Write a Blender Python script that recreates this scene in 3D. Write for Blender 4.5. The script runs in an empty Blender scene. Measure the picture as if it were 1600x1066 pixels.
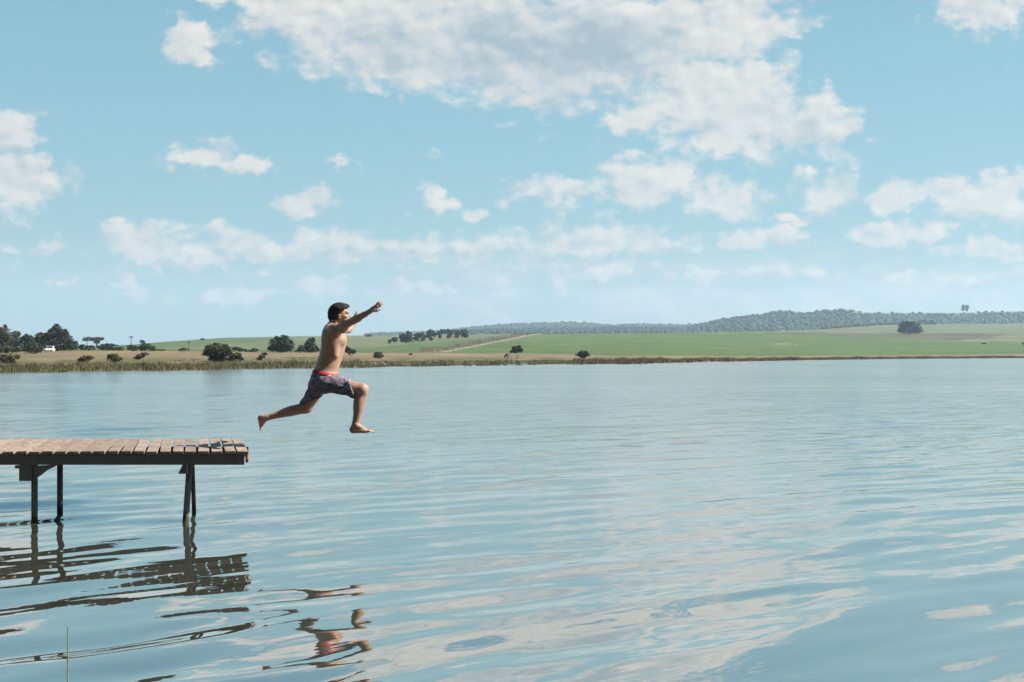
import bpy, math, random
import numpy as np
from mathutils import Vector, Matrix

random.seed(7)
rng = np.random.default_rng(7)
C = bpy.context.scene.collection

# ------------------------------------------------------------------ camera, sky, sun, exposure
F = 1950.0          # focal length in photo pixels (1600 wide)
HY = 552.0          # eye level row in the photo
CAMZ = 1.632
cd = bpy.data.cameras.new('camera'); cam = bpy.data.objects.new('camera', cd); C.objects.link(cam)
cam.location = (0, 0, CAMZ); cam.rotation_euler = (math.radians(90), 0, 0)
cd.sensor_width = 36; cd.lens = F/1600*36; cd.shift_y = (HY-533)/1600.0
cd.clip_start = 0.1; cd.clip_end = 20000
bpy.context.scene.camera = cam

SUN_EL = math.radians(42); SUN_AZ = math.radians(90.5)      # azimuth measured from +Y towards +X
sd = bpy.data.lights.new('sun', 'SUN'); sun = bpy.data.objects.new('sun', sd); C.objects.link(sun)
sd.energy = 5.0; sd.angle = math.radians(0.5); sd.color = (1.0, 0.94, 0.84)
sdir = Vector((math.cos(SUN_EL)*math.sin(SUN_AZ), math.cos(SUN_EL)*math.cos(SUN_AZ), math.sin(SUN_EL)))
sun.rotation_euler = sdir.to_track_quat('Z', 'Y').to_euler()

sc = bpy.context.scene
sc.cycles.caustics_reflective = False; sc.cycles.caustics_refractive = False
sc.view_settings.view_transform = 'Standard'; sc.view_settings.look = 'None'
sc.view_settings.exposure = 1.4; sc.view_settings.gamma = 1.0; sc.view_settings.use_curve_mapping = False

class NT:
    """tiny helper to write node graphs"""
    def __init__(s, tree): s.t = tree; s.n = tree.nodes; s.l = tree.links
    def node(s, kind, **kw):
        n = s.n.new(kind)
        for k, v in kw.items(): setattr(n, k, v)
        return n
    def put(s, sock, v):
        if isinstance(v, bpy.types.NodeSocket): s.l.new(v, sock)
        elif v is not None: sock.default_value = v
    def m(s, op, a, b=None, c=None, clamp=False):
        n = s.node('ShaderNodeMath', operation=op, use_clamp=clamp)
        s.put(n.inputs[0], a); s.put(n.inputs[1], b); s.put(n.inputs[2], c)
        return n.outputs[0]
    def v(s, op, a, b=None, out=0):
        n = s.node('ShaderNodeVectorMath', operation=op)
        s.put(n.inputs[0], a); s.put(n.inputs[1], b)
        return n.outputs[out]
    def mix(s, f, a, b, blend='MIX'):
        n = s.node('ShaderNodeMix', data_type='RGBA', blend_type=blend)
        s.put(n.inputs[0], f); s.put(n.inputs[6], a); s.put(n.inputs[7], b)
        return n.outputs[2]
    def noise(s, vec, scale, detail=4, rough=.55, dist=0, out='Fac', dim='3D'):
        n = s.node('ShaderNodeTexNoise', noise_dimensions=dim)
        s.put(n.inputs['Vector'], vec); n.inputs['Scale'].default_value = scale
        n.inputs['Detail'].default_value = detail; n.inputs['Roughness'].default_value = rough
        n.inputs['Distortion'].default_value = dist
        return n.outputs[out]
    def ss(s, x, a, b, lo=0.0, hi=1.0):
        n = s.node('ShaderNodeMapRange', interpolation_type='SMOOTHSTEP')
        s.put(n.inputs[0], x); s.put(n.inputs[1], a); s.put(n.inputs[2], b); s.put(n.inputs[3], lo); s.put(n.inputs[4], hi)
        return n.outputs[0]
    def ramp(s, x, stops):
        n = s.node('ShaderNodeValToRGB'); s.put(n.inputs[0], x)
        e = n.color_ramp.elements
        while len(e) < len(stops): e.new(0.5)
        for q, (p, c) in zip(e, stops): q.position = p; q.color = (*c, 1)
        return n.outputs[0]

SKY_STRENGTH = 0.132
def build_world():
    w = bpy.data.worlds.new('World'); sc.world = w; w.use_nodes = True
    g = NT(w.node_tree); g.n.clear()
    out = g.node('ShaderNodeOutputWorld'); bg = g.node('ShaderNodeBackground')
    g.l.new(bg.outputs[0], out.inputs[0]); bg.inputs[1].default_value = 0.05
    sky = g.node('ShaderNodeTexSky', sky_type='NISHITA', sun_disc=False)
    sky.sun_elevation = SUN_EL; sky.sun_rotation = SUN_AZ
    sky.air_density = 1.0; sky.dust_density = 1.0; sky.ozone_density = 1.5; sky.altitude = 0
    d = g.node('ShaderNodeTexCoord').outputs['Generated']
    sep = g.node('ShaderNodeSeparateXYZ'); g.l.new(d, sep.inputs[0])
    X, Y, Z = sep.outputs
    yy = g.m('MAXIMUM', Y, 0.08)
    u = g.m('DIVIDE', X, yy); v = g.m('DIVIDE', Z, yy)
    cu = g.node('ShaderNodeCombineXYZ'); g.put(cu.inputs[0], u); g.put(cu.inputs[1], v)
    P0 = cu.outputs[0]
    vv = g.m('ADD', g.m('MAXIMUM', v, 0.0), .13)
    PF = g.v('MULTIPLY', P0, (3.2, 4.6, 0))
    def cn(p):
        n = g.node('ShaderNodeTexVoronoi', feature='F1', voronoi_dimensions='2D'); g.put(n.inputs['Vector'], p); n.inputs['Scale'].default_value = 12
        n.inputs['Detail'].default_value = 1.5; n.inputs['Roughness'].default_value = .6
        return g.m('ADD', g.m('MULTIPLY', g.noise(p, 10, 6, .58, dim='2D'), .66), g.m('MULTIPLY_ADD', n.outputs['Distance'], -.30, .31))
    # turbulence that frays the cloud outlines, finer for the low far clouds
    w1 = g.v('MULTIPLY', g.v('SUBTRACT', g.noise(PF, 4, 2, .55, out='Color', dim='2D'), (.5, .5, .5)), (.050, .032, 0))
    w2 = g.v('MULTIPLY', g.v('SUBTRACT', g.noise(PF, 15, 4, .6, out='Color', dim='2D'), (.5, .5, .5)), (.028, .022, 0))
    P = g.v('ADD', P0, g.v('ADD', w1, w2))
    blobs = [  # photo x, y, rx, ry, weight : position on the sky of each cloud
        (480,20,150,62,1),(590,45,190,82,1),(740,55,170,88,1),(880,65,200,104,1),(1040,55,190,90,1),(1150,35,125,62,1),(850,110,170,70,1),(660,85,150,52,.9),
        (1090,150,160,78,1),(1160,190,110,70,1),(980,185,75,30,.8),(1280,200,82,58,1),(1190,115,70,50,1),(340,-8,130,16,.7),(820,-110,400,120,1),
        (303,60,54,36,1),(10,215,50,50,1),(30,285,98,52,1),(-80,250,90,80,1),
        (320,248,80,28,1),(405,254,36,21,.9),(475,320,40,21,.95),(673,316,38,21,.8),(745,328,27,15,.8),(525,264,20,6,.45),(680,255,30,5,.35),
        (995,283,105,46,1),(860,300,65,28,.8),(1130,308,75,36,.75),(1232,338,31,16,.95),(1285,298,72,30,.62),
        (1392,305,46,26,.95),(1540,312,120,50,1),(1430,357,110,19,.85),(1660,330,90,40,1),(1530,14,80,42,.95),(1620,-6,80,40,.8),
        (215,385,82,38,1),(330,388,80,34,.8),(425,394,90,30,.8),(520,388,90,36,.85),(615,398,90,30,.8),(715,392,90,30,.85),(920,372,140,36,.9),(820,392,80,26,.7),
        (1040,385,80,22,.75),(1190,376,115,19,.85),(35,388,48,20,.75),(103,436,16,11,.85),(200,438,38,11,.75),(370,458,54,19,.8),(480,452,60,22,.7),(550,460,30,22,.55),
        (675,457,75,12,.65),(890,424,130,24,.68),(1030,425,42,15,.7),(1100,442,48,16,.72),(1240,434,100,15,.6),(1400,425,90,13,.6),(1540,402,120,19,.72),(1480,442,170,20,.62),
        (230,462,90,10,.5),(760,480,200,12,.35),(1250,472,200,14,.35),(140,320,0,0,0)]
    acc = None
    for (bx, by, rx, ry, wt) in blobs:
        if wt == 0: continue
        cx, cy = (bx-800)/F, (HY-by)/F
        q = g.v('MULTIPLY', g.v('SUBTRACT', P, (cx, cy, 0)), (F/(rx*1.12), F/(ry*1.18), 0))
        L = g.v('LENGTH', q, out=1)
        f = g.m('MULTIPLY_ADD', L, -wt, wt)        # 1 in the middle, 0 on the ellipse
        if by > 350: f = g.m('MINIMUM', f, .6*wt)
        acc = f if acc is None else g.node('ShaderNodeMath', operation='SMOOTH_MAX')
        if not isinstance(acc, bpy.types.NodeSocket):
            n = acc; g.put(n.inputs[0], prev); g.put(n.inputs[1], f); n.inputs[2].default_value = .12; acc = n.outputs[0]
        prev = acc
    PW = g.v('ADD', PF, g.v('MULTIPLY', w2, (1.2, 1.2, 0)))
    fb = cn(PW)
    fb2 = g.noise(PF, 32, 4, .62, dim='2D')
    fld = g.m('ADD', acc, g.m('ADD', g.m('MULTIPLY_ADD', fb, 1.22, -.51), g.m('MULTIPLY_ADD', fb2, .45, -.225)))
    mask = g.ss(fld, .0, .56)
    veil = g.m('MULTIPLY', g.m('MULTIPLY', g.ss(v, .105, .035), g.ss(u, -.22, .02, .25, 1.0)), g.ss(g.noise(g.v('MULTIPLY', P0, (3, 9, 0)), 5, 5, .6, dim='2D'), .30, .66, .2, .75))
    mask = g.m('MAXIMUM', mask, veil)
    # clouds elsewhere in the sky (overhead, sideways, behind)
    gen = g.ss(g.noise(d, 3.2, 4, .6), .56, .66)
    side = g.m('MAXIMUM', g.ss(g.m('ABSOLUTE', u), .48, .62), g.m('MAXIMUM', g.ss(v, .34, .46), g.ss(Y, .3, .1)))
    cover = g.m('MAXIMUM', mask, g.m('MULTIPLY', g.m('MULTIPLY', gen, side), .9))
    # light and shade on the clouds: relief from the noise slope towards the sun, grey undersides of the big one
    fs = cn(g.v('ADD', PW, (.020, .032, 0)))
    rel = g.m('MULTIPLY_ADD', g.m('SUBTRACT', fb, fs), 1.5, .5, clamp=True)
    grey = None
    for (bx, by, rx, ry, wt) in [(870,75,240,75,1.3),(600,70,150,45,.8),(860,150,150,22,.9),(1240,215,90,25,.6),(1500,338,110,14,.5),(560,402,500,14,.5),(30,240,60,16,.5),(1010,300,60,10,.35),(900,405,250,12,.4),(1120,200,90,30,.35),(400,60,60,40,.3)]:
        q = g.v('MULTIPLY', g.v('SUBTRACT', P, ((bx-800)/F, (HY-by)/F, 0)), (F/rx, F/ry, 0))
        f = g.m('MULTIPLY', g.ss(g.v('LENGTH', q, out=1), 1.25, 0), wt)
        grey = f if grey is None else g.m('MAXIMUM', grey, f)
    shade = g.m('ADD', g.m('MULTIPLY', rel, .55), g.m('MULTIPLY', g.noise(PF, 6, 3, .55, dim='2D'), .5))
    shade = g.m('SUBTRACT', g.m('ADD', shade, .04), g.m('MULTIPLY', grey, .42), clamp=True)
    ccol = g.ramp(shade, [(0.0, (.40, .49, .56)), (.25, (.53, .60, .64)), (.5, (.70, .715, .70)), (.8, (.84, .82, .77))])
    ccol = g.v('SCALE', ccol); ccol.node.inputs[3].default_value = 1/SKY_STRENGTH
    # far low clouds are paler against the sky
    low = g.ss(v, .0, .09, .62, .97)
    cover = g.m('MULTIPLY', cover, low)
    skyc = g.mix(1.0, sky.outputs[0], (SKY_R, SKY_G, SKY_B, 1), 'MULTIPLY')
    deep = g.ramp(g.m('MAXIMUM', Z, 0.0), [(0, (.41, .585, .60)), (.06, (.375, .575, .615)), (.16, (.285, .54, .635)), (.30, (.225, .475, .61)), (.6, (.10, .27, .45)), (1, (.06, .17, .32))])
    deep = g.v('SCALE', deep); deep.node.inputs[3].default_value = 1/SKY_STRENGTH
    skyc = g.mix(.85, skyc, deep)
    back = g.v('SCALE', skyc); g.put(back.node.inputs[3], g.ss(Y, .1, -.5, 1.0, .28)); skyc = back
    col = g.mix(cover, skyc, ccol)
    g.l.new(col, bg.inputs[0])
    w.cycles.sampling_method = 'MANUAL'; w.cycles.sample_map_resolution = 512
SKY_R, SKY_G, SKY_B = 1.0, 1.15, 1.1
build_world()

# ------------------------------------------------------------------ helpers
def tag(o, label=None, cat=None, group=None, kind=None):
    if label: o['label'] = label
    if cat: o['category'] = cat
    if group: o['group'] = group
    if kind: o['kind'] = kind
    return o
def empty(name, loc=(0, 0, 0), rz=0.0):
    o = bpy.data.objects.new(name, None); C.objects.link(o); o.location = loc; o.rotation_euler = (0, 0, rz)
    o.empty_display_size = .1
    return o
class MB:
    def __init__(s): s.v = []; s.f = []; s.mi = []; s.n = 0
    def add(s, V, Fc, mi=0):
        V = np.asarray(V, float); s.v.append(V)
        for f in Fc: s.f.append([i + s.n for i in f]); s.mi.append(mi)
        s.n += len(V)
    def box(s, a, b, mi=0, shear=0, jit=0):
        x0, y0, z0 = a; x1, y1, z1 = b
        V = [(x0,y0,z0),(x1,y0,z0),(x1,y1,z0),(x0,y1,z0),(x0,y0,z1),(x1,y0,z1),(x1,y1,z1),(x0,y1,z1)]
        V = [(x+shear*(y-y0), y, z) for x, y, z in V]
        s.add(V, [(0,3,2,1),(4,5,6,7),(0,1,5,4),(1,2,6,5),(2,3,7,6),(3,0,4,7)], mi)
    def tube(s, pts, rads, seg=10, mi=0, cap=True):
        pts = [Vector(p) for p in pts]; base = s.n; V = []
        for i, p in enumerate(pts):
            t = (pts[min(i+1, len(pts)-1)] - pts[max(i-1, 0)]).normalized()
            a = t.orthogonal().normalized() if i == 0 else (a - t*a.dot(t)).normalized()
            b = t.cross(a)
            for k in range(seg):
                an = 2*math.pi*k/seg; V.append(p + (a*math.cos(an)+b*math.sin(an))*rads[i])
        Fc = []
        for i in range(len(pts)-1):
            for k in range(seg):
                Fc.append((i*seg+k, i*seg+(k+1) % seg, (i+1)*seg+(k+1) % seg, (i+1)*seg+k))
        if cap:
            Fc.append(tuple(range(seg))[::-1]); Fc.append(tuple((len(pts)-1)*seg+k for k in range(seg)))
        s.add([tuple(v) for v in V], Fc, mi)
    def prism(s, poly, y0, y1, mi=0, shear=0):   # poly of (x,z), extruded along y
        n = len(poly)
        V = [(x, y0, z) for x, z in poly] + [(x+shear*(y1-y0), y1, z) for x, z in poly]
        s.add(V, [tuple(range(n)), tuple(range(n, 2*n))[::-1]] + [(i, i+n, (i+1) % n+n, (i+1) % n) for i in range(n)], mi)
    def build(s, name, mats, parent=None, smooth=False, bevel=0, loc=None):
        me = bpy.data.meshes.new(name)
        V = np.concatenate(s.v) if s.v else np.zeros((0, 3))
        me.from_pydata(V.tolist(), [], s.f)
        for m in (mats if isinstance(mats, (list, tuple)) else [mats]): me.materials.append(m)
        me.polygons.foreach_set('material_index', s.mi)
        if smooth: me.polygons.foreach_set('use_smooth', [True]*len(me.polygons))
        me.update()
        o = bpy.data.objects.new(name, me); C.objects.link(o)
        if parent: o.parent = parent
        if loc: o.location = loc
        if bevel:
            b = o.modifiers.new('bevel', 'BEVEL'); b.width = bevel; b.segments = 2; b.limit_method = 'ANGLE'
        return o
def mesh_np(name, V, Q, mat, parent=None, smooth=True):
    """mesh from numpy arrays, Q = (n,3) or (n,4) faces"""
    me = bpy.data.meshes.new(name); k = Q.shape[1]
    me.vertices.add(len(V)); me.vertices.foreach_set('co', np.ascontiguousarray(V, dtype=np.float32).ravel())
    me.loops.add(Q.size); me.loops.foreach_set('vertex_index', np.ascontiguousarray(Q, dtype=np.int32).ravel())
    me.polygons.add(len(Q)); me.polygons.foreach_set('loop_start', np.arange(0, Q.size, k, dtype=np.int32))
    me.polygons.foreach_set('loop_total', np.full(len(Q), k, dtype=np.int32))
    if smooth: me.polygons.foreach_set('use_smooth', np.ones(len(Q), dtype=bool))
    me.materials.append(mat); me.update(calc_edges=True); me.validate()
    o = bpy.data.objects.new(name, me); C.objects.link(o)
    if parent: o.parent = parent
    return o
def set_col(o, col):
    a = o.data.color_attributes.new('Col', 'FLOAT_COLOR', 'POINT')
    c = np.ones((len(col), 4), np.float32); c[:, :3] = col
    a.data.foreach_set('color', c.ravel())
def bp(px, py, d):
    """photo pixel at depth d -> world point"""
    return ((px-800)*d/F, d, CAMZ-(py-HY)*d/F)

def mat(name):
    m = bpy.data.materials.new(name); m.use_nodes = True
    g = NT(m.node_tree); b = g.n['Principled BSDF']
    return m, g, b
def simple(name, col, rough=.7, var=.25, scale=8, bump=0.0, spec=.3):
    m, g, b = mat(name)
    tc = g.node('ShaderNodeTexCoord').outputs['Object']
    n = g.noise(tc, scale, 5, .6)
    f = g.ss(n, .3, .7)
    lo = tuple(c*(1-var) for c in col)+(1,); hi = tuple(min(1, c*(1+var)) for c in col)+(1,)
    g.put(b.inputs['Base Color'], g.mix(f, lo, hi))
    b.inputs['Roughness'].default_value = rough; b.inputs['Specular IOR Level'].default_value = spec
    if bump:
        bn = g.node('ShaderNodeBump'); bn.inputs['Strength'].default_value = bump; bn.inputs['Distance'].default_value = .01
        g.l.new(g.noise(tc, scale*6, 4, .6), bn.inputs['Height']); g.l.new(bn.outputs[0], b.inputs['Normal'])
    return m
def leaf_mat(name, c1, c2, scale=.8):
    m, g, b = mat(name)
    tc = g.node('ShaderNodeTexCoord').outputs['Object']
    big = g.ss(g.noise(tc, scale, 3, .6), .35, .65)
    small = g.noise(tc, scale*9, 2, .5)
    f = g.m('ADD', g.m('MULTIPLY', big, .6), g.m('MULTIPLY', small, .4))
    g.put(b.inputs['Base Color'], g.mix(f, (*c1, 1), (*c2, 1)))
    b.inputs['Roughness'].default_value = .75; b.inputs['Specular IOR Level'].default_value = .15
    return m

# ------------------------------------------------------------------ land
kx = np.array([-900, 0, 200, 400, 560, 700, 800, 900, 1000, 1100, 1250, 1400, 1600, 2500], float)
def K(*v): return np.array(v, float)
SH = K(590, 583, 580, 577, 574.5, 572.5, 571, 569.5, 568, 566, 563, 561, 559.6, 557.5)
BK = K(570, 567, 566, 565, 563, 562, 562, 563, 562, 561, 559.8, 558.5, 557.2, 555.5)
DR = K(546, 547, 547.5, 550, 551, 551.5, 552, 554, 556, 556, 556, 555, 553, 551)
BKD = K(115, 118, 128, 146, 180, 240, 262, 250, 235, 262, 325, 390, 470, 660)
DRD = K(280, 280, 280, 270, 275, 300, 320, 310, 300, 330, 400, 470, 560, 800)
cx_ = np.array([-900, 0, 150, 200, 260, 350, 480, 560, 640, 740, 790, 840, 960, 1100, 1200, 1280, 1340, 1390, 1600, 2500], float)
FT = K(544, 544, 542, 540, 536, 532, 530, 530, 530, 528, 526, 522.4, 521.6, 520, 519, 519, 520, 521, 522, 524)   # top of the near fields
CT = K(543, 542, 540.5, 539, 534, 528, 525.3, 524.5, 524, 523, 522, 521.6, 521, 519.4, 518, 515, 510.5, 507, 505.5, 504)   # crest
FTD = K(700, 700, 700, 700, 800, 900, 900, 900, 900, 900, 900, 1000, 1000, 1050, 1100, 1150, 1150, 1150, 1150, 1150)
CTD = K(900, 950, 1000, 1050, 1150, 1300, 1350, 1350, 1350, 1350, 1300, 1150, 1150, 1200, 1400, 1700, 1800, 1900, 1900, 1900)
def profile(px):
    """(rows in the photo, distances) of the land along one bearing, from the shore inland"""
    i = lambda a, b=kx: float(np.interp(px, b, a))
    sh = i(SH) + .45*math.sin(px/37.0) + .35*math.sin(px/13.0+1) if px < 1150 else i(SH)
    ys = [sh, i(BK), i(DR), i(FT, cx_), i(CT, cx_)]
    d0 = CAMZ*F/(sh-HY)
    ds = [d0, max(i(BKD), d0*1.08), i(DRD), i(FTD, cx_), i(CTD, cx_)]
    return ys, ds
def ground(px, py):
    """world point on the land seen at photo pixel (px, py)"""
    ys, ds = profile(px)
    py = min(max(py, ys[-1]), ys[0])
    d = float(np.interp(-py, [-y for y in ys], ds))
    return bp(px, py, d)
def lerp3(a, b, t): return tuple(a[k]*(1-t)+b[k]*t for k in range(3))
def vn(x, y, s=0):
    return .5+.5*math.sin(x*1.7+s*3.1+2.3*math.sin(y*1.3+s))*math.cos(y*2.1-s+1.7*math.sin(x*.9))
REED = (.17, .155, .075); DRY = (.33, .25, .175); GREEN = (.135, .205, .082); GREEN2 = (.165, .215, .115); PALE = (.26, .285, .165); PLOUGH = (.15, .135, .10); TRACK = (.42, .36, .25)
def land_colour(px, py, ys):
    if py > ys[1]:
        t = (py-ys[1])/max(ys[0]-ys[1], .1)
        n = vn(px/9, py/2.1)
        c = lerp3((.20, .19, .09), (.11, .115, .06), n)
        if t > .7 and px < 560: c = lerp3(c, (.24, .21, .12), .4)
        if t < .25: c = lerp3(c, DRY, .45)
        if px > 1000: c = lerp3(c, (.30, .22, .13), .65)
        return c
    if py > ys[2]:
        t = (py-ys[2])/(ys[1]-ys[2])
        n = vn(px/23, py/3.3, 2)
        c = lerp3(DRY, (.30, .27, .14), n*.6)
        if t > .3: c = lerp3(c, (.15, .15, .075), min(1, (t-.3)*2.2*vn(px/31, py/2, 4)))
        return c
    # diagonal track and scrub strip rising to the right
    line = np.interp(px, [640, 700, 835, 870], [552, 549, 522.5, 520])
    if px > 640 and px < 850 and 0 < line-py and False: pass
    if 690 < px < 845 and abs(py-line) < .9: return TRACK
    if 655 < px < 840 and -1 < line-py < 6.5: return lerp3((.26, .22, .14), (.15, .15, .085), vn(px/5, py/1.2, 5))
    if px > 690 and py > line:                     # the big green field on the right
        c = lerp3(GREEN, (.165, .24, .09), vn(px/90, py/4, 1)*.8)
        if px > 1190:                              # ploughed tongue and the pale hill behind
            up = np.interp(px, [1190, 1250, 1400, 1570], [520.0, 520.5, 521, 521.5]); lo = np.interp(px, [1190, 1400, 1500, 1540, 1570], [521.0, 527.5, 531.5, 529.5, 523])
            if px < 1572 and up < py < lo: return lerp3(PLOUGH, (.19, .18, .12), vn(px/40, py, 3))
            if py <= up or (px > 1540 and py < 531.5): return lerp3(PALE, GREEN2, .35+.4*vn(px/120, py/3, 7))
            if px > 1500 and abs(py-532.3) < .8: return lerp3(TRACK, GREEN, .3)
        if 1210 < px < 1247 and abs(py-(537.2+(px-1210)*.04)) < .7: return lerp3(TRACK, GREEN, .25)
        return c
    # left hill
    c = lerp3(PALE, GREEN2, .3+.4*vn(px/80, py/3, 9))
    edge = np.interp(px, [200, 400, 560, 640, 740], [546, 546, 544, 538, 530])
    if py > edge: c = lerp3(GREEN, GREEN2, .5)
    if px < 470 and py < np.interp(px, [200, 360, 470], [546, 538, 527]): c = lerp3(GREEN, PALE, .12)
    return c

def build_land():
    m, g, b = mat('field_grass')
    at = g.node('ShaderNodeAttribute', attribute_name='Col').outputs['Color']
    geo = g.node('ShaderNodeNewGeometry').outputs['Position']
    st = g.v('MULTIPLY', geo, (1, .35, 3))
    n1 = g.noise(st, .07, 6, .65); n2 = g.noise(st, .9, 5, .7)
    k = g.m('ADD', g.m('MULTIPLY_ADD', n1, 1.0, .40), g.m('ADD', g.m('MULTIPLY_ADD', n2, .9, -.34), g.m('MULTIPLY_ADD', g.noise(g.v('MULTIPLY', geo, (.05, .6, 2)), .12, 5, .7), 1.0, -.5)))
    sc_ = g.v('SCALE', at); g.put(sc_.node.inputs[3], g.m('MULTIPLY', k, .44))
    g.put(b.inputs['Base Color'], sc_); b.inputs['Roughness'].default_value = .95; b.inputs['Specular IOR Level'].default_value = .05
    cols = np.arange(-880, 2481, 4.0)
    nz = [4, 12, 14, 22, 22]
    V = []; colr = []; R = None
    for px in cols:
        ys, ds = profile(px)
        py_, d_ = [], []
        pts = [bp(px, ys[0]+1.2, ds[0]*.985)]
        pts[0] = (pts[0][0], pts[0][1], -.5); cc = [REED]
        for k_ in range(4):
            n = nz[k_+1]
            for j in range(n):
                t = j/n
                py = ys[k_]*(1-t)+ys[k_+1]*t; d = ds[k_]*(1-t)+ds[k_+1]*t
                p = bp(px, py, d); pts.append(p); cc.append(land_colour(px, py-.01, ys))
        p = bp(px, ys[4], ds[4]); pts.append(p); cc.append(cc[-1])
        for f_, dz in ((1.15, -8), (1.6, -30), (2.2, -40)):
            pts.append((p[0]*f_, p[1]*f_, max(p[2]+dz, -5))); cc.append(cc[-1])
        V += pts; colr += cc; R = len(pts)
    V = np.array(V); n = len(cols)
    i, j = np.meshgrid(np.arange(n-1), np.arange(R-1), indexing='ij')
    a = (i*R+j).ravel(); Q = np.stack([a, a+R, a+R+1, a+1], 1)
    o = mesh_np('ground', V, Q, m); set_col(o, np.array(colr)); tag(o, kind='structure')
    bed = MB(); bed.box((-900, -60, -3.2), (1200, 900, -3.0)); tag(bed.build('lake_bed', simple('mud', (.08, .07, .05))), kind='structure')
build_land()

# ------------------------------------------------------------------ water
def build_water():
    m, g, b = mat('lake_water')
    pos = g.node('ShaderNodeNewGeometry').outputs['Position']
    rot = g.node('ShaderNodeMapping'); g.l.new(pos, rot.inputs[0]); rot.inputs['Rotation'].default_value = (0, 0, math.radians(-36)); 
    p = g.v('MULTIPLY', rot.outputs[0], (.35, 1, 1))
    sep = g.node('ShaderNodeSeparateXYZ'); g.l.new(pos, sep.inputs[0])
    far = g.ss(sep.outputs[1], 8, 36)
    h1 = g.noise(p, 3.2, 3, .5)
    h2 = g.noise(p, .9, 2, .5)
    b1 = g.node('ShaderNodeBump'); b1.inputs['Distance'].default_value = .05
    g.put(b1.inputs['Strength'], g.m('MULTIPLY_ADD', far, .95, .05)); g.l.new(h1, b1.inputs['Height'])
    b2 = g.node('ShaderNodeBump'); b2.inputs['Distance'].default_value = .16
    g.put(b2.inputs['Strength'], g.m('MULTIPLY', far, .5)); g.l.new(h2, b2.inputs['Height']); g.l.new(b1.outputs[0], b2.inputs['Normal'])
    dif = g.node('ShaderNodeBsdfDiffuse'); dif.inputs['Color'].default_value = (.060, .063, .050, 1)
    wind = g.ss(g.noise(g.v('MULTIPLY', pos, (.35, 1, 1)), .035, 3, .6), .35, .65, .45, 1.25)
    b3 = g.node('ShaderNodeBump'); b3.inputs['Distance'].default_value = .5; g.put(b3.inputs['Strength'], g.m('MULTIPLY', g.m('MULTIPLY', g.ss(sep.outputs[1], 18, 90), wind), .7))
    g.l.new(g.noise(p, .33, 2, .5), b3.inputs['Height']); g.l.new(b2.outputs[0], b3.inputs['Normal'])
    g.put(b1.inputs['Strength'], g.m('MULTIPLY', g.m('MULTIPLY_ADD', far, 1.0, .11), wind)); g.put(b2.inputs['Strength'], g.m('MULTIPLY', g.m('MULTIPLY', far, .9), wind))
    gl = g.node('ShaderNodeBsdfGlossy'); gl.inputs['Color'].default_value = (.93, .92, .88, 1)
    g.put(gl.inputs['Roughness'], g.m('MULTIPLY_ADD', far, .10, .02)); g.l.new(b3.outputs[0], gl.inputs['Normal'])
    fr = g.node('ShaderNodeFresnel'); fr.inputs[0].default_value = 1.33; g.l.new(b2.outputs[0], fr.inputs['Normal'])
    mx = g.node('ShaderNodeMixShader'); g.put(mx.inputs[0], g.m('MULTIPLY_ADD', fr.outputs[0], .34, .64))
    g.l.new(dif.outputs[0], mx.inputs[1]); g.l.new(gl.outputs[0], mx.inputs[2])
    mo = [n for n in g.n if n.type == 'OUTPUT_MATERIAL'][0]; g.l.new(mx.outputs[0], mo.inputs['Surface']); g.n.remove(b)
    ys = [-60, -30, -15, -8, -4, -2, -1, 0, .7, 1.3]
    y = 2.0
    while y < 620: ys.append(y); y *= 1.0048 if y < 70 else 1.012
    ys.append(760)
    t = np.arange(-.62, .6201, .0042)
    ext = []; e = .62; s = .01
    while e < 12: s *= 1.25; e += s; ext.append(e)
    t = np.concatenate([-np.array(ext)[::-1], t, np.array(ext)])
    ys = np.array(ys); yw = np.maximum(ys, 2.0)
    X = t[None, :]*yw[:, None]; Y = np.repeat(ys[:, None], len(t), 1)
    Z = np.zeros_like(X)
    step = np.gradient(ys)[:, None]
    # calmer and more ruffled patches
    patch = .75+.35*np.sin(X*.31+1.3*np.sin(Y*.17))*np.cos(Y*.23+.6)+.15*np.sin(X*.9-Y*.6)
    r = np.random.default_rng(5)
    comps = []
    for k in range(64):
        lam = float(np.exp(r.uniform(math.log(.30), math.log(2.2))))
        th = math.radians(90+38+r.normal(0, 13))           # travel direction; crests run up to the right, away
        sl = .0062*(lam/.8)**-.3 if lam > .5 else .0062
        comps.append((lam, th, sl, r.uniform(0, 6.28)))
    for k in range(14):                                     # cross ripples
        lam = float(np.exp(r.uniform(math.log(.4), math.log(1.6)))); comps.append((lam, math.radians(r.uniform(40, 150)), .0018, r.uniform(0, 6.28)))
    for lam, th, sl, ph in comps:
        k_ = 2*math.pi/lam; amp = sl*2.0/k_
        fade = np.clip((lam/4-step)/(lam/8), 0, 1)
        wob = .35*np.sin(X*.43+ph)+.3*np.sin(Y*.37+2*ph)
        Z += amp*fade*np.sin(k_*(X*math.cos(th)+Y*math.sin(th))+ph+wob)*patch
    Z[Y > 620] = 0
    V = np.stack([X, Y, Z], -1).reshape(-1, 3); R = len(t)
    i, j = np.meshgrid(np.arange(len(ys)-1), np.arange(R-1), indexing='ij')
    a = (i*R+j).ravel(); Q = np.stack([a, a+1, a+R+1, a+R], 1)
    tag(mesh_np('lake_water', V, Q, m), kind='structure')
build_water()

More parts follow.
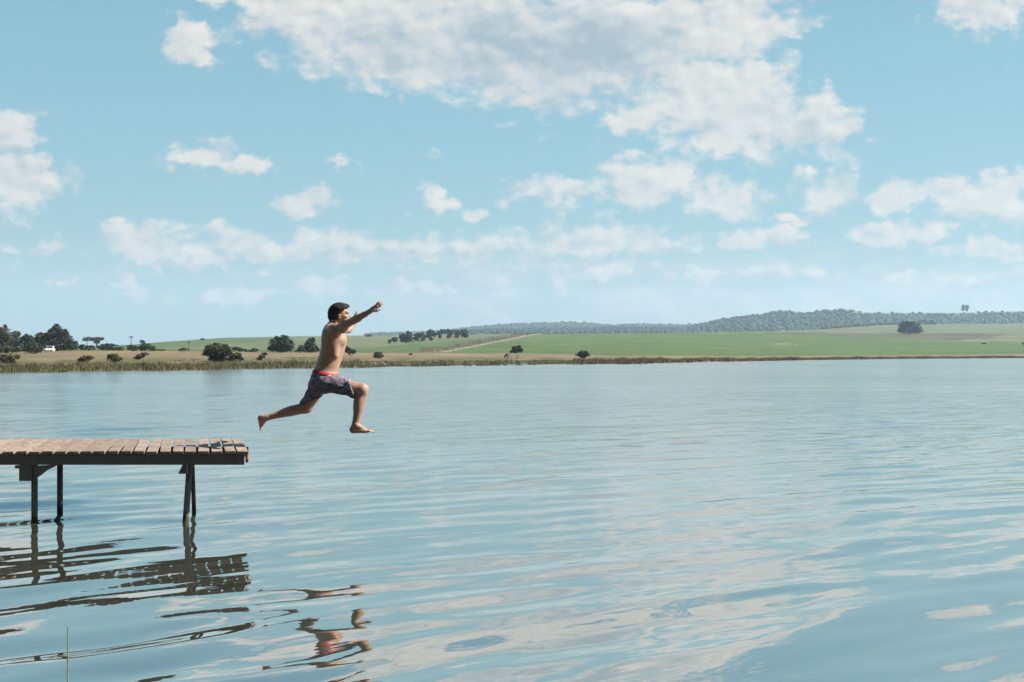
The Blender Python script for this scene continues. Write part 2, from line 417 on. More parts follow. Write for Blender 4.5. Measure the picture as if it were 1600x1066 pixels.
# ------------------------------------------------------------------ wooded ridges far off
ICO = None
def ico():
    global ICO
    if ICO is None:
        import bmesh
        bm = bmesh.new(); bmesh.ops.create_icosphere(bm, subdivisions=2, radius=1)
        ICO = (np.array([v.co[:] for v in bm.verts]), np.array([[v.index for v in f.verts] for f in bm.faces])); bm.free()
    return ICO
def clumps(name, centres, radii, mt, squash=.8, rough=.35):
    v0, f0 = ico(); n = len(centres)
    d = 1+rough*(rng.random((n, len(v0)))-.5)*1.6
    V = v0[None]*d[..., None]*np.asarray(radii)[:, None, None]; V[..., 2] *= squash
    V += np.asarray(centres)[:, None]
    Q = (f0[None]+(np.arange(n)*len(v0))[:, None, None]).reshape(-1, 3)
    return mesh_np(name, V.reshape(-1, 3), Q, mt, smooth=False)
M_WOOD = leaf_mat('woodland_leaves', (.018, .032, .028), (.036, .052, .038), .006)
M_HILL = simple('ridge_grass', (.10, .125, .07), .95, .3, .01)
def ridge(xs, tops, base, d0, d1, n, rad, strip=None, label=None):
    cols = np.arange(xs[0], xs[-1]+1, 8.0); V = []; rows = 10
    for px in cols:
        top = float(np.interp(px, xs, tops))+1.2
        for j in range(rows+1):
            t = j/rows; V.append(bp(px, base*(1-t)+top*t, d0*(1-t)+d1*t))
        p = V[-1]; V.append((p[0]*1.2, p[1]*1.2, p[2]-40))
    R = rows+2; i, j = np.meshgrid(np.arange(len(cols)-1), np.arange(R-1), indexing='ij')
    a = (i*R+j).ravel(); Q = np.stack([a, a+R, a+R+1, a+1], 1)
    tag(mesh_np('hills', np.array(V), Q, M_HILL), kind='structure')
    cs, rs = [], []
    for _ in range(n):
        px = random.uniform(xs[0], xs[-1]); t = random.random()**.8
        top = float(np.interp(px, xs, tops))+1.2
        py = base*(1-t)+top*t
        if strip and strip(px, py, top): continue
        d = d0*(1-t)+d1*t; p = bp(px, py, d); r_ = rad*random.uniform(.6, 1.35)
        cs.append((p[0], p[1], p[2]+r_*.35)); rs.append(r_)
    o = clumps('woodland', cs, rs, M_WOOD, .75, .6)
    tag(o, label, 'woodland', kind='stuff')
ridge([572, 585, 600, 660, 690, 730, 760, 800, 840, 900, 930, 960, 1000, 1050, 1100, 1200], [524.5, 522, 520.8, 519.5, 517.5, 512.5, 509, 506.5, 505, 503.5, 506, 508, 506.5, 507.5, 507, 508],
      524, 3200, 3900, 5000, 4.4, None, 'blue-grey wooded ridge low on the skyline behind the middle fields')
ridge([700, 740, 800, 860, 960, 1040, 1090, 1110, 1300], [519, 516, 515.5, 514, 512.5, 512.5, 513, 514, 517], 522, 2200, 2500, 2400, 3.3,
      None, 'darker belt of woodland along the top edge of the big green field')
def strip2(px, py, top):
    return (px > 1335 and py < top+3.2 and random.random() < .93) or (1180 < px < 1300 and 492 < py < 494.5 and random.random() < .7)
ridge([1040, 1075, 1090, 1110, 1130, 1160, 1190, 1202, 1212, 1235, 1245, 1262, 1275, 1300, 1325, 1335, 1345, 1400, 1500, 1600, 1750, 1950, 2450],
      [516, 511.5, 508, 503, 498.5, 495, 491, 489.5, 486.5, 486, 489, 489, 486.5, 485, 484.5, 484.5, 487.5, 488, 487.8, 485.5, 486, 489, 495],
      523, 2100, 2700, 11000, 3.4, strip2, 'long blue-green wooded hill rising behind the right-hand fields')

# ------------------------------------------------------------------ trees and shrubs
LEAF = {
 'dark': leaf_mat('dark_foliage', (.030, .036, .028), (.068, .074, .046), .5),
 'mid': leaf_mat('green_foliage', (.028, .040, .020), (.07, .085, .038), .5),
 'olive': leaf_mat('olive_foliage', (.045, .050, .024), (.12, .115, .05), .8),
 'brown': leaf_mat('bronze_foliage', (.038, .035, .021), (.10, .088, .048), .4),
 'blue': leaf_mat('grey_green_foliage', (.030, .040, .032), (.066, .078, .050), .4),
}
M_BARK = simple('bark', (.09, .07, .055), .9, .3, 3)
def foliage(lobes, d, leafpx, dens, base):
    """leaf sprays filling the given lobes (photo px ellipses) at distance d, around base point"""
    P = []; S = d/F; L = list(lobes)
    for (lx, ly, rx, ry) in lobes:
        for k in range(5):
            a = random.uniform(-.5, math.pi+.5); q = random.uniform(.2, .42)
            L.append((lx+math.cos(a)*rx*.85, ly-math.sin(a)*ry*.85, rx*q, ry*q))
    for (lx, ly, rx, ry) in L:
        n = int(dens*.62*rx*ry*3.14)+12
        u = rng.normal(size=(n, 3)); u /= np.linalg.norm(u, axis=1)[:, None]
        r = rng.random(n)**.45
        r *= 1+.22*np.sin(u[:, 0]*7+lx)*np.cos(u[:, 2]*6+ly)
        c = np.array(bp(lx, ly, d))
        P.append(c+u*r[:, None]*np.array([rx*S, (rx*.55+ry*.45)*S, ry*S]))
    P = np.concatenate(P)-np.array(base)
    n = len(P); s = leafpx*S*rng.uniform(.6, 1.5, n)
    a = rng.normal(size=(n, 3)); a /= np.linalg.norm(a, axis=1)[:, None]
    b = np.cross(a, rng.normal(size=(n, 3))); b /= np.linalg.norm(b, axis=1)[:, None]
    a *= s[:, None]; b *= (s*.7)[:, None]
    V = np.stack([P-a, P+b*.9, P+a, P-b], 1).reshape(-1, 3)
    return V, np.arange(len(V)).reshape(-1, 4)
def plant(name, label, cat, base, lobes, leaf='dark', group=None, stems=None, leafpx=.95, dens=3.6, d=None):
    if d is None: bx, by, bz = ground(*base)
    else: bx, by, bz = bp(base[0], base[1], d)
    d = by; r = empty(name, (bx, by, bz)); tag(r, label, cat, group)
    V, Q = foliage(lobes, d, leafpx, dens, (bx, by, bz))
    mesh_np('crown', V, Q, LEAF[leaf], r, smooth=False)
    S = d/F; t = MB()
    top = min(l[1]-.1*l[3] for l in lobes); w = max(l[2] for l in lobes)
    for (sx, lobe) in (stems or [(base[0], l) for l in lobes[:4]]):
        p0 = Vector(((sx-base[0])*S, 0, -.1)); p1 = Vector(bp(lobe[0], lobe[1]+.2*lobe[3], d))-Vector((bx, by, bz))
        mid = p0.lerp(p1, .5)+Vector((random.uniform(-.5, .5)*S*2, random.uniform(-1, 1)*S, 0))
        tr = max(.035, w*S*.045)
        t.tube([p0, mid, p1], [tr*1.3, tr, tr*.5], 6)
    t.build('trunk', M_BARK, r, smooth=True)
    return r
# left edge group
plant('tall_tree', 'tall bronze-green tree cut off by the left edge of the photo', 'tree', (2, 550), [(-8,525,15,16),(8,522,10,13),(2,535,14,10),(14,532,8,10)], 'brown')
plant('round_tree', 'grey-green round-topped tree just right of the tall tree at the left edge', 'tree', (24, 549), [(24,522,7,6),(26,531,9,9),(20,540,9,7)], 'blue')
plant('bushy_tree', 'grey-green bushy tree filling the gap left of the big dark conifer', 'tree', (44, 549), [(43,529,8,6),(50,532,8,7),(38,538,9,8),(50,540,9,7)], 'blue')
plant('conifer', 'big dark broad conifer with peaked top, tallest on the left bank', 'tree', (90, 549),
      [(89,513,7,6),(88,521,12,9),(99,522,8,8),(78,524,9,7),(64,527,9,7),(104,531,10,9),(88,534,16,11),(68,535,13,9),(113,539,9,7),(56,533,6,6)], 'dark', dens=5)
plant('shrub', 'dark low mounded bush directly left of the white car', 'shrub', (52, 553), [(52,544,13,8),(42,546,8,6),(60,547,7,5)], 'dark', dens=4)
plant('shrub', 'bright green bush group at the left edge beneath the tall tree', 'shrub', (14, 553), [(4,548,9,5),(16,546,9,5),(28,547,8,4.5)], 'mid')
plant('umbrella_tree', 'smaller of the two flat-topped trees beside the dark conifer', 'tree', (136, 541), [(137,530,8,3.2),(133,531,5,2.4)], 'mid', 'flat topped trees', dens=3.5)
plant('umbrella_tree', 'larger of the two flat-topped trees, the one nearer the utility pole', 'tree', (151, 542), [(150,530.5,9,3.5),(156,529.5,6,2.8),(151,535,5,3)], 'mid', 'flat topped trees', dens=3.5)
g_h = 'hedge bushes along the top of the dry grass'
plant('shrub', 'green bush immediately right of the white car', 'shrub', (92, 548), [(92,544,8,4),(97,546,5,3)], 'mid', g_h)
plant('shrub', 'dark hedge bush below the right slope of the big conifer', 'shrub', (110, 548), [(106,542,9,5),(115,543,9,5)], 'dark', g_h, dens=4)
plant('shrub', 'long olive-green hedge bush below the flat-topped trees', 'shrub', (137, 548), [(130,543,9,4.5),(141,544,8,4)], 'mid', g_h)
plant('shrub', 'dark rounded hedge bush right of the flat-topped trees', 'shrub', (165, 548), [(160,543,9,4.8),(170,542,9,5),(176,545,7,3)], 'dark', g_h, dens=4)
plant('shrub', 'yellowish green small hedge bush left of the tall utility pole', 'shrub', (190, 548), [(188,545,8,3)], 'olive', g_h)
plant('shrub', 'dark hedge bush right at the foot of the tall utility pole', 'shrub', (207, 549), [(205,544,7,5),(212,545,5,4)], 'dark', g_h, dens=4)
plant('shrub', 'largest dark hedge bush right of the tall utility pole, hedge end', 'shrub', (231, 549), [(230,541,8,5),(223,544,7,5),(238,545,6,4)], 'mid', g_h, dens=4)
plant('shrub', 'low pale green bush just beyond the end of the hedge', 'shrub', (250, 548.6), [(250,547,8,1.5)], 'olive')
# trees on the skyline left
plant('tree', 'tiny lone tree on the skyline above the hedge end', 'tree', (222, 538.5), [(222,534.3,4,2.6)], 'blue')
plant('tree', 'tiny lone tree on the hill crest above the round bush', 'tree', (316, 532), [(316,530.4,3.2,2)], 'blue')
plant('shrub', 'very small bush on the skyline left of the tall utility pole', 'shrub', (181, 541), [(180,540,4,1.6)], 'blue')
# bank shrubs, left
plant('shrub', 'broad olive shrub on the reedy bank at the left edge', 'shrub', (14, 568), [(6,560,12,6),(20,558,10,5),(12,565,13,5)], 'olive')
plant('shrub', 'low wide olive shrub in dry grass, left of the rounder one', 'shrub', (134, 567), [(133,561,9,4.5),(141,559.5,6,3),(127,563,6,3.5)], 'olive')
plant('shrub', 'round olive-green shrub between the low wide one and the leaning one', 'shrub', (178, 568), [(178,557,9,4.5),(176,561,9,5),(184,562,7,4)], 'olive')
plant('shrub', 'wind-bent dark shrub leaning right on the dry grass', 'shrub', (216, 562), [(225,553.5,7,2.4),(219,557,7,3.2),(214,560,6,2.4)], 'dark', dens=4)
# round bush group
plant('round_bush', 'large dome-shaped dark bush alone on the bank left of the jumper', 'bush', (343, 566), [(340,546,20,9.5),(338,552,19,7),(352,552,11,7),(334,560,9,5),(346,561,9,5)], 'dark', dens=5, stems=[(335,(333,556,5,5)),(345,(346,554,5,5)),(340,(340,550,5,5))])
plant('shrub', 'small dark shrub touching the right side of the dome-shaped bush', 'shrub', (368, 567), [(370,556,7,5),(362,561,8,4.5),(375,561,5,4)], 'dark', dens=4)
plant('shrub', 'low bush at the grass edge near the thin utility pole', 'shrub', (286, 549), [(286,546.6,8,2.4)], 'dark')
plant('shrub', 'low dark bush behind the right shoulder of the dome-shaped bush', 'shrub', (373, 550), [(368,545.5,6,3),(378,547,7,2.6)], 'dark')
plant('shrub', 'small low bush midway between dome-shaped bush and dense tree clump', 'shrub', (400, 550), [(398,547.4,5,2.8),(390,549,5,1.8)], 'dark')
plant('shrub', 'skinny crooked shrub below the dense tree clump on the bank', 'shrub', (408, 563), [(413,554,4.5,2.4),(409,557.5,5,2.6),(405,561,4,2)], 'dark')
plant('dense_tree', 'wide dense tree clump on the plain left of the jumper', 'tree', (438, 551), [(432,537,11,10),(444,534,10,10),(452,541,9,9),(427,544,8,6),(440,546,13,5),(446,527.5,3,2.5)], 'blue', dens=5)
plant('tree', 'small tree between the two dense tree clumps left of the jumper', 'tree', (470, 551), [(470,544,6,4),(467,548,6,3)], 'blue', dens=4)
plant('dense_tree', 'narrower peaked tree clump close to the jumper\'s back', 'tree', (486, 551), [(486,534,7,6.5),(486,542,10,8),(481,547,8,4),(493,546,6,5)], 'blue', dens=5)
plant('tree', 'dark leaning tree just in front of the jumper\'s belly', 'tree', (549, 557), [(547,549,7,5),(552,550,4,3),(541,546,6,4)], 'dark', dens=5)
plant('shrub', 'round dark shrub on the bank under the pair of small hill trees', 'shrub', (592, 560), [(592,554.5,8.5,4),(592,557.5,8,3)], 'dark', dens=4)
plant('shrub', 'tiny dark bush at the top edge of the dry grass', 'shrub', (642, 555), [(642,554,3,1.3)], 'dark')
# row on the hill
gr = 'trees in a row on the hill'
def cz(x): return x
plant('hill_tree', 'leftmost and smallest tree of the hill row', 'tree', (609, 538.5), [(609,534,2.8,3.4)], 'dark', gr, dens=5)
plant('hill_tree', 'second small tree from the left in the hill row', 'tree', (617, 538), [(617,531,4.2,4.2),(614,532,2.5,2.5)], 'dark', gr, dens=4)
plant('hill_tree', 'widest dark tree of the hill row, right of the two small ones', 'tree', (634, 536.5), [(629,527,5,5),(637,525,7,5.5),(632,531,7,4.5),(641,530,6,5),(637,519.5,2.2,2.2)], 'dark', gr, dens=4.5)
plant('hill_tree', 'ragged tree with a drooping crown, fourth in the hill row', 'tree', (656, 535), [(652,525,6,4.5),(659,524,5,5),(650,530,4,4),(661,530,3.5,3.5)], 'dark', gr, dens=4)
plant('hill_tree', 'mushroom-shaped tree standing apart in the middle of the hill row', 'tree', (674, 533), [(673,520.5,7,4.8),(669,525,4.5,4),(679,523,3.5,4),(674,530,3,2)], 'dark', gr, dens=4.5)
plant('hill_tree', 'open tree with gaps just right of the mushroom-shaped one', 'tree', (687, 531), [(687,520,5,4.2),(692,518,5,3.5),(688,526,2.8,3.2)], 'dark', gr, dens=4)
plant('hill_tree', 'tallest-crowned tree of the right-hand cluster in the hill row', 'tree', (700, 530), [(699,518,6,4),(704,520,5,3.8),(702,526,4,3)], 'dark', gr, dens=4)
plant('hill_tree', 'pale-limbed tree second from the right in the hill row', 'tree', (714, 529), [(712,519,6,3.2),(717,521,4.5,4),(713,526,4,2.5)], 'blue', gr, dens=3.4)
plant('hill_tree', 'rightmost dark tree of the hill row', 'tree', (727, 528.5), [(725,519,5.5,4.8),(729,524,4,4),(722,523,4,4)], 'dark', gr, dens=5)
plant('shrub', 'small dark bush on the crest to the left of the hill row', 'shrub', (577, 526), [(577,524.7,5,1.6)], 'dark')
# right
plant('wind_tree', 'lone forked tree with boxy dark crown beside the horse rider', 'tree', (806, 561), [(804,545,4,3.6),(810,544.5,5,4),(813,547,4,4),(806,549,6,3.4)], 'dark', dens=6, stems=[(807,(808,549,4,3)),(807,(813,548,4,3))])
plant('thin_tree', 'thin bare reddish trunk between the horse rider and the forked tree', 'tree', (798.6, 560.5), [(798.8,549.5,2.4,2.6)], 'dark', stems=[(798.6,(798.8,549,2,2))], dens=4)
plant('shrub', 'dark spiky shrub on the bank at the start of the green shore', 'shrub', (911, 561), [(911,552,7,4),(905,555,6,2.2),(917,554,6,3),(911,557,6,3)], 'dark', dens=5)
plant('field_tree', 'big dark tree clump alone in the pale right-hand field', 'tree', (1420, 522.5), [(1411,510,8,6),(1421,508,9,6),(1431,512,8,6),(1414,517,11,4.5),(1428,518,10,4),(1437,516,5,4)], 'dark', dens=4.5)
plant('skyline_tree', 'left of the two small trees together on the right skyline', 'tree', (1505.5, 487.5), [(1505.5,480.5,2.6,3.6),(1504.5,484,2,2)], 'blue', 'pair of skyline trees', d=2650, dens=5)
plant('skyline_tree', 'right of the two small trees together on the right skyline', 'tree', (1510.5, 487.5), [(1510.5,480.5,2.6,3.8),(1510.5,484.5,2,2)], 'blue', 'pair of skyline trees', d=2650, dens=5)
plant('shrub', 'dark speck of a bush in the far green field at right', 'shrub', (1537, 538), [(1537,537.2,3,1)], 'dark')
plant('shrub', 'dark bush in the green field at the right edge', 'shrub', (1599, 539), [(1600,537.5,3,1.8)], 'dark')
# hedge line behind the pale field
cs, rs = [], []
for _ in range(260):
    px = random.uniform(1285, 1465); yb = np.interp(px, [1285, 1340, 1400, 1430, 1462], [513.5, 509.5, 507.5, 506.5, 506.5])
    h = np.interp(px, [1285, 1340, 1420, 1450, 1465], [1.5, 2.5, 3.5, 6, 4])
    p = bp(px, yb-random.random()*h, 1880+random.uniform(-15, 15)); cs.append(p); rs.append(random.uniform(1.1, 2.4))
tag(clumps('hedge', cs, rs, LEAF['dark']), 'dark hedge line along the back of the pale right-hand field', 'hedge', kind='stuff')
# scrub along the diagonal track
cs, rs = [], []
for _ in range(700):
    px = random.uniform(655, 842); ln = np.interp(px, [640, 700, 835, 870], [551, 547.5, 521.5, 519.5])
    t = random.random(); py = ln-t*6.5
    if px < 690 and py > 549.5: continue
    p = ground(px, py); r_ = random.uniform(.35, 1.0)*p[1]/F; cs.append((p[0], p[1], p[2]+r_*.3)); rs.append(r_*1.15)
tag(clumps('scrub', cs, rs, leaf_mat('scrub_leaves', (.035, .038, .022), (.11, .10, .06), .05), .8), 'patchy scrub strip climbing beside the diagonal farm track', 'scrub', kind='stuff')
# dark scrub along the bank edge
cs, rs = [], []
for _ in range(1500):
    px = random.uniform(545, 925); ys, ds = profile(px)
    t = random.random()**1.5
    if vn(px/11, 1, 3) < .25+.35*random.random(): continue
    py = ys[0]*(1-t*.75)+ys[1]*t*.75; p = ground(px, py-.3); r_ = random.uniform(.7, 1.9)*p[1]/F
    cs.append((p[0], p[1], p[2]+r_*.3)); rs.append(r_)
tag(clumps('bank_scrub', cs, rs, leaf_mat('bank_leaves', (.022, .025, .016), (.07, .07, .04), .25), .8), 'dark low scrub along the waterline of the middle shore', 'scrub', kind='stuff')
cs, rs = [], []
for (a, b_, yt) in ((270, 330, 563), (370, 440, 564), (440, 530, 560)):
    for _ in range(110):
        px = random.uniform(a, b_); p = ground(px, yt+random.uniform(-2, 2.5)); r_ = random.uniform(1.2, 4.2)*p[1]/F; cs.append((p[0], p[1], p[2]-r_*.1)); rs.append(r_)
tag(clumps('low_scrub', cs, rs, leaf_mat('low_leaves', (.035, .038, .021), (.095, .09, .05), .3), .3), 'flat scrubby patches in the dry grass around the dome-shaped bush', 'scrub', kind='stuff')

# reeds and grass blades on the banks
def blades(name, label, x0, x1, n, zone, hpx, mt, wpx=.5, gate=False):
    V = []
    for _ in range(n):
        px = random.uniform(x0, x1); ys, ds = profile(px); t = zone[0]+(zone[1]-zone[0])*random.random()
        py = ys[0]*(1-t)+ys[1]*t if t >= 0 else ys[0]
        p = ground(px, py); p = (p[0], p[1]-(0 if t > .04 else random.random()*.8), max(p[2], -.05))
        if gate and vn(px/7, 2, 6) < random.random()*.35: continue
        S = p[1]/F; h = hpx(px)*S*random.uniform(.55, 1.2)*(.62+.6*vn(px/14, 3, 2)); w = wpx*S*random.uniform(.6, 1.4); le = random.gauss(0, .12)*h; a = random.uniform(-.6, .6)
        V += [(p[0]-w*math.cos(a), p[1]-w*math.sin(a), p[2]-.05), (p[0]+w*math.cos(a), p[1]+w*math.sin(a), p[2]-.05), (p[0]+le, p[1], p[2]+h)]
    V = np.array(V); o = mesh_np(name, V, np.arange(len(V)).reshape(-1, 3), mt, smooth=False)
    tag(o, label, 'reeds', kind='stuff')
M_REED = leaf_mat('reed_blades', (.095, .095, .055), (.22, .195, .11), .10)
M_REED2 = leaf_mat('dry_reed_blades', (.10, .08, .05), (.20, .16, .10), .12)
blades('reeds', 'tall green and straw reeds fringing the left shore', -500, 560, 15000, (-.02, .75), lambda x: 6, M_REED)
blades('reeds', 'short reeds between dark scrub along the middle shore', 545, 930, 3500, (0, .8), lambda x: 3.2, M_REED)
blades('reeds', 'brown dry reed fringe along the right-hand shore', 895, 1700, 12000, (-.02, .7), lambda x: float(np.interp(x, [895, 960, 1090, 1230, 1600], [5.5, 7, 5, 3.6, 2.4])), M_REED2, .6)

# pale rocks on the bank by the jumper
M_ROCK = simple('pale_rock', (.3, .26, .2), .9, .3, 2)
for k in range(16):
    px = random.uniform(546, 602); p = ground(px, random.uniform(567.5, 572)); r_ = random.uniform(.7, 1.4)*p[1]/F
    v0, f0 = ico(); V = v0*(1+.3*(rng.random((len(v0), 1))-.5))*np.array([r_*1.3, r_, r_*.7])
    o = mesh_np('rock', V, f0, M_ROCK, smooth=False); o.location = (p[0], p[1]-.5, p[2]+.1)
    tag(o, 'small pale rock among scrub on the far bank behind the jumper\'s waist', 'rock', 'pale rocks on the far bank')

# ------------------------------------------------------------------ utility poles, car, horse and rider
M_POLE = simple('weathered_pole', (.12, .10, .08), .9)
def utility_pole(px, yb, yt, arm, label):
    p = ground(px, yb); S = p[1]/F; r = empty('utility_pole', p); tag(r, label, 'utility pole', 'wooden utility poles')
    h = (yb-yt)*S; t = MB(); t.tube([(0, 0, -.2), (0, 0, h)], [.11, .085], 8); t.build('pole', M_POLE, r, True)
    a = MB(); a.box((-arm*S, -.06, h-.35), (arm*S, .06, h-.2)); a.build('crossarm', M_POLE, r)
    for x in (-arm*.9, -arm*.3, arm*.3, arm*.9):
        i = MB(); i.tube([(x*S, 0, h-.2), (x*S, 0, h-.02)], [.045, .06], 6); i.build('insulator', M_ROCK, r)
utility_pole(205, 548, 525, 3.2, 'taller wooden utility pole with crossarm standing behind the hedge')
utility_pole(295, 549.5, 533, 2.8, 'shorter wooden utility pole against the green hill by the round bush')

def car():
    p = ground(79, 549.2); S = p[1]/F
    r = empty('car', (p[0], p[1], p[2]-.3), math.radians(-80)); tag(r, 'white car parked at the edge of the dry grass below the conifer', 'car')
    paint = simple('white_paint', (.6, .6, .58), .3, .03, 2, spec=.5); glass = simple('dark_glass', (.03, .035, .04), .1, .1, 2, spec=.6)
    rub = simple('rubber', (.03, .03, .03), .9); lamp = simple('lamp_glass', (.6, .6, .55), .2)
    b = MB(); b.prism([(-1.9,.32),(1.9,.32),(1.95,.62),(1.75,.82),(.95,.92),(-1.75,.95),(-1.93,.7)], -.82, .82); b.build('body', paint, r, bevel=.06)
    c = MB(); c.prism([(.9,.93),(.35,1.42),(-1.2,1.45),(-1.7,.96)], -.72, .72); c.build('roof', paint, r, bevel=.07)
    for s in (-1, 1):
        w = MB(); w.prism([(.72,.97),(.3,1.34),(-1.12,1.36),(-1.45,.98)], s*.725-.006, s*.725+.006); w.build('side_window', glass, r)
        l = MB(); l.box((1.86, s*.6-.15, .6), (1.97, s*.6+.15, .74)); l.build('headlight', lamp, r)
        for x in (-1.25, 1.25):
            wh = MB(); wh.tube([(x, s*.84-.1, .31), (x, s*.84+.02, .31)], [.31, .31], 16); wh.build('wheel', rub, r)
    w = MB(); w.add([(.86,-.6,.99),(.86,.6,.99),(.42,.56,1.37),(.42,-.56,1.37)], [(0,1,2,3)]); o = w.build('windscreen', glass, r); o.location = (.045, 0, .03)
    r.scale = (1, 1, 1)
car()

# ------------------------------------------------------------------ distance-field sculpting (bodies as one continuous surface)
class SDF:
    def __init__(s, lo, hi, h):
        s.lo = np.array(lo, float); s.h = h
        s.n = np.ceil((np.array(hi)-s.lo)/h).astype(int)+1
        s.D = np.full(s.n, 9.0, np.float32)
    def _sub(s, a, b, k=0):
        i0 = np.clip(((np.array(a)-s.lo)/s.h).astype(int)-2, 0, s.n-1); i1 = np.clip(((np.array(b)-s.lo)/s.h).astype(int)+3, 1, s.n)
        ax = [s.lo[q]+s.h*np.arange(i0[q], i1[q]) for q in range(3)]
        G = np.meshgrid(*ax, indexing='ij'); return tuple(slice(i0[q], i1[q]) for q in range(3)), G
    def _merge(s, sl, d, k, sub=False):
        A = s.D[sl]
        if sub: d = -d; 
        if sub:
            h = np.clip(.5-.5*(A-d)/k, 0, 1) if k else None
            s.D[sl] = np.maximum(A, d) if not k else (A*(1-h)+d*h+k*h*(1-h))
        else:
            h = np.clip(.5+.5*(A-d)/k, 0, 1); s.D[sl] = A*(1-h)+d*h-k*h*(1-h)
    def cone(s, a, b, ra, rb, k=.02, sub=False):
        a = np.array(a, float); b = np.array(b, float); m = max(ra, rb)+k*2+.02
        sl, G = s._sub(np.minimum(a, b)-m, np.maximum(a, b)+m)
        P = np.stack(G, -1)-a; ab = b-a; t = np.clip(P@ab/(ab@ab), 0, 1)
        d = np.linalg.norm(P-t[..., None]*ab, axis=-1)-(ra+(rb-ra)*t)
        s._merge(sl, d.astype(np.float32), k, sub)
    def chain(s, pts, rs, k=.02):
        for i in range(len(pts)-1): s.cone(pts[i], pts[i+1], rs[i], rs[i+1], k)
    def ell(s, c, r, rot=None, k=.02, sub=False):
        c = np.array(c, float); r = np.array(r, float); m = r.max()+k*2+.02
        sl, G = s._sub(c-m, c+m)
        P = np.stack(G, -1)-c
        if rot is not None: P = P@np.array(rot)
        k0 = np.linalg.norm(P/r, axis=-1); k1 = np.linalg.norm(P/(r*r), axis=-1)+1e-9
        s._merge(sl, (k0*(k0-1)/k1).astype(np.float32), k, sub)
    def cut(s, p, n, k=.004):
        """keep only the side the normal points away from"""
        n = np.array(n, float); n /= np.linalg.norm(n)
        ax = [s.lo[q]+s.h*np.arange(s.n[q]) for q in range(3)]
        d = ((ax[0]-p[0])*n[0])[:, None, None]+((ax[1]-p[1])*n[1])[None, :, None]+((ax[2]-p[2])*n[2])[None, None, :]
        s.D = np.maximum(s.D, d.astype(np.float32))
    def mesh(s, name, mt, parent=None):
        D = s.D; I = D < 0; n = s.n
        c = np.zeros(n-1, np.int8)
        for dx in (0, 1):
            for dy in (0, 1):
                for dz in (0, 1): c += I[dx:n[0]-1+dx, dy:n[1]-1+dy, dz:n[2]-1+dz]
        act = (c > 0) & (c < 8); idx = np.argwhere(act); ids = np.full(act.shape, -1, np.int64); ids[act] = np.arange(len(idx))
        acc = np.zeros((len(idx), 3)); cnt = np.zeros(len(idx))
        corner = [(x, y, z) for x in (0, 1) for y in (0, 1) for z in (0, 1)]
        for a in corner:
            for ax in range(3):
                if a[ax] == 0:
                    b = list(a); b[ax] = 1
                    va = D[tuple((idx+a).T)]; vb = D[tuple((idx+b).T)]
                    m = (va < 0) != (vb < 0); t = va[m]/(va[m]-vb[m])
                    p = np.array(a, float)[None].repeat(m.sum(), 0); p[:, ax] += t
                    acc[m] += p; cnt[m] += 1
        V = s.lo+s.h*(idx+acc/cnt[:, None])
        Q = []
        for ax in range(3):
            o1, o2 = [q for q in range(3) if q != ax]
            sh = [slice(1, n[q]-1) for q in range(3)]
            A = I[tuple(sh)]; sb = list(sh); sb[ax] = slice(2, n[ax]); 
            A = I[tuple(slice(1, n[q]-1) if q != ax else slice(0, n[q]-1) for q in range(3))]
            B = I[tuple(slice(1, n[q]-1) if q != ax else slice(1, n[q]) for q in range(3))]
            e = np.argwhere(A != B); base = e.copy()
            for q in range(3):
                if q != ax: base[:, q] += 1
            inside = A[tuple(e.T)]
            def cell(d1, d2):
                c_ = base.copy(); c_[:, o1] -= d1; c_[:, o2] -= d2; return ids[tuple(c_.T)]
            q4 = np.stack([cell(1, 1), cell(0, 1), cell(0, 0), cell(1, 0)], 1)
            flip = inside if ax != 1 else ~inside
            q4[~flip] = q4[~flip][:, ::-1]; Q.append(q4)
        return mesh_np(name, V, np.concatenate(Q), mt, parent)

def skin_mat(name='skin'):
    m, g, b = mat(name)
    tc = g.node('ShaderNodeTexCoord').outputs['Object']
    n = g.ss(g.noise(tc, 5, 4, .6), .3, .7)
    g.put(b.inputs['Base Color'], g.mix(n, (.25, .145, .100, 1), (.30, .185, .132, 1)))
    b.inputs['Roughness'].default_value = .55; b.inputs['Specular IOR Level'].default_value = .3
    bn = g.node('ShaderNodeBump'); bn.inputs['Strength'].default_value = .15; bn.inputs['Distance'].default_value = .003
    g.l.new(g.noise(tc, 60, 3, .6), bn.inputs['Height']); g.l.new(bn.outputs[0], b.inputs['Normal'])
    return m
D0 = 13.2
def Q(cx, cy, dy=0.0):
    """joint position: coordinates read off an enlarged crop of the photo, plus depth offset"""
    return np.array(bp(390+cx/4.4435, 460+cy/4.4435, D0+dy))
def tilt(deg):  # columns = local axes; local z leans towards +x by deg
    a = math.radians(deg); return [[math.cos(a), 0, math.sin(a)], [0, 1, 0], [-math.sin(a), 0, math.cos(a)]]
def rotzx(dz, dt):
    a = math.radians(dz); R = np.array([[math.cos(a), -math.sin(a), 0], [math.sin(a), math.cos(a), 0], [0, 0, 1]])
    return R@np.array(tilt(dt))
BASE = Q(520, 600, 0)
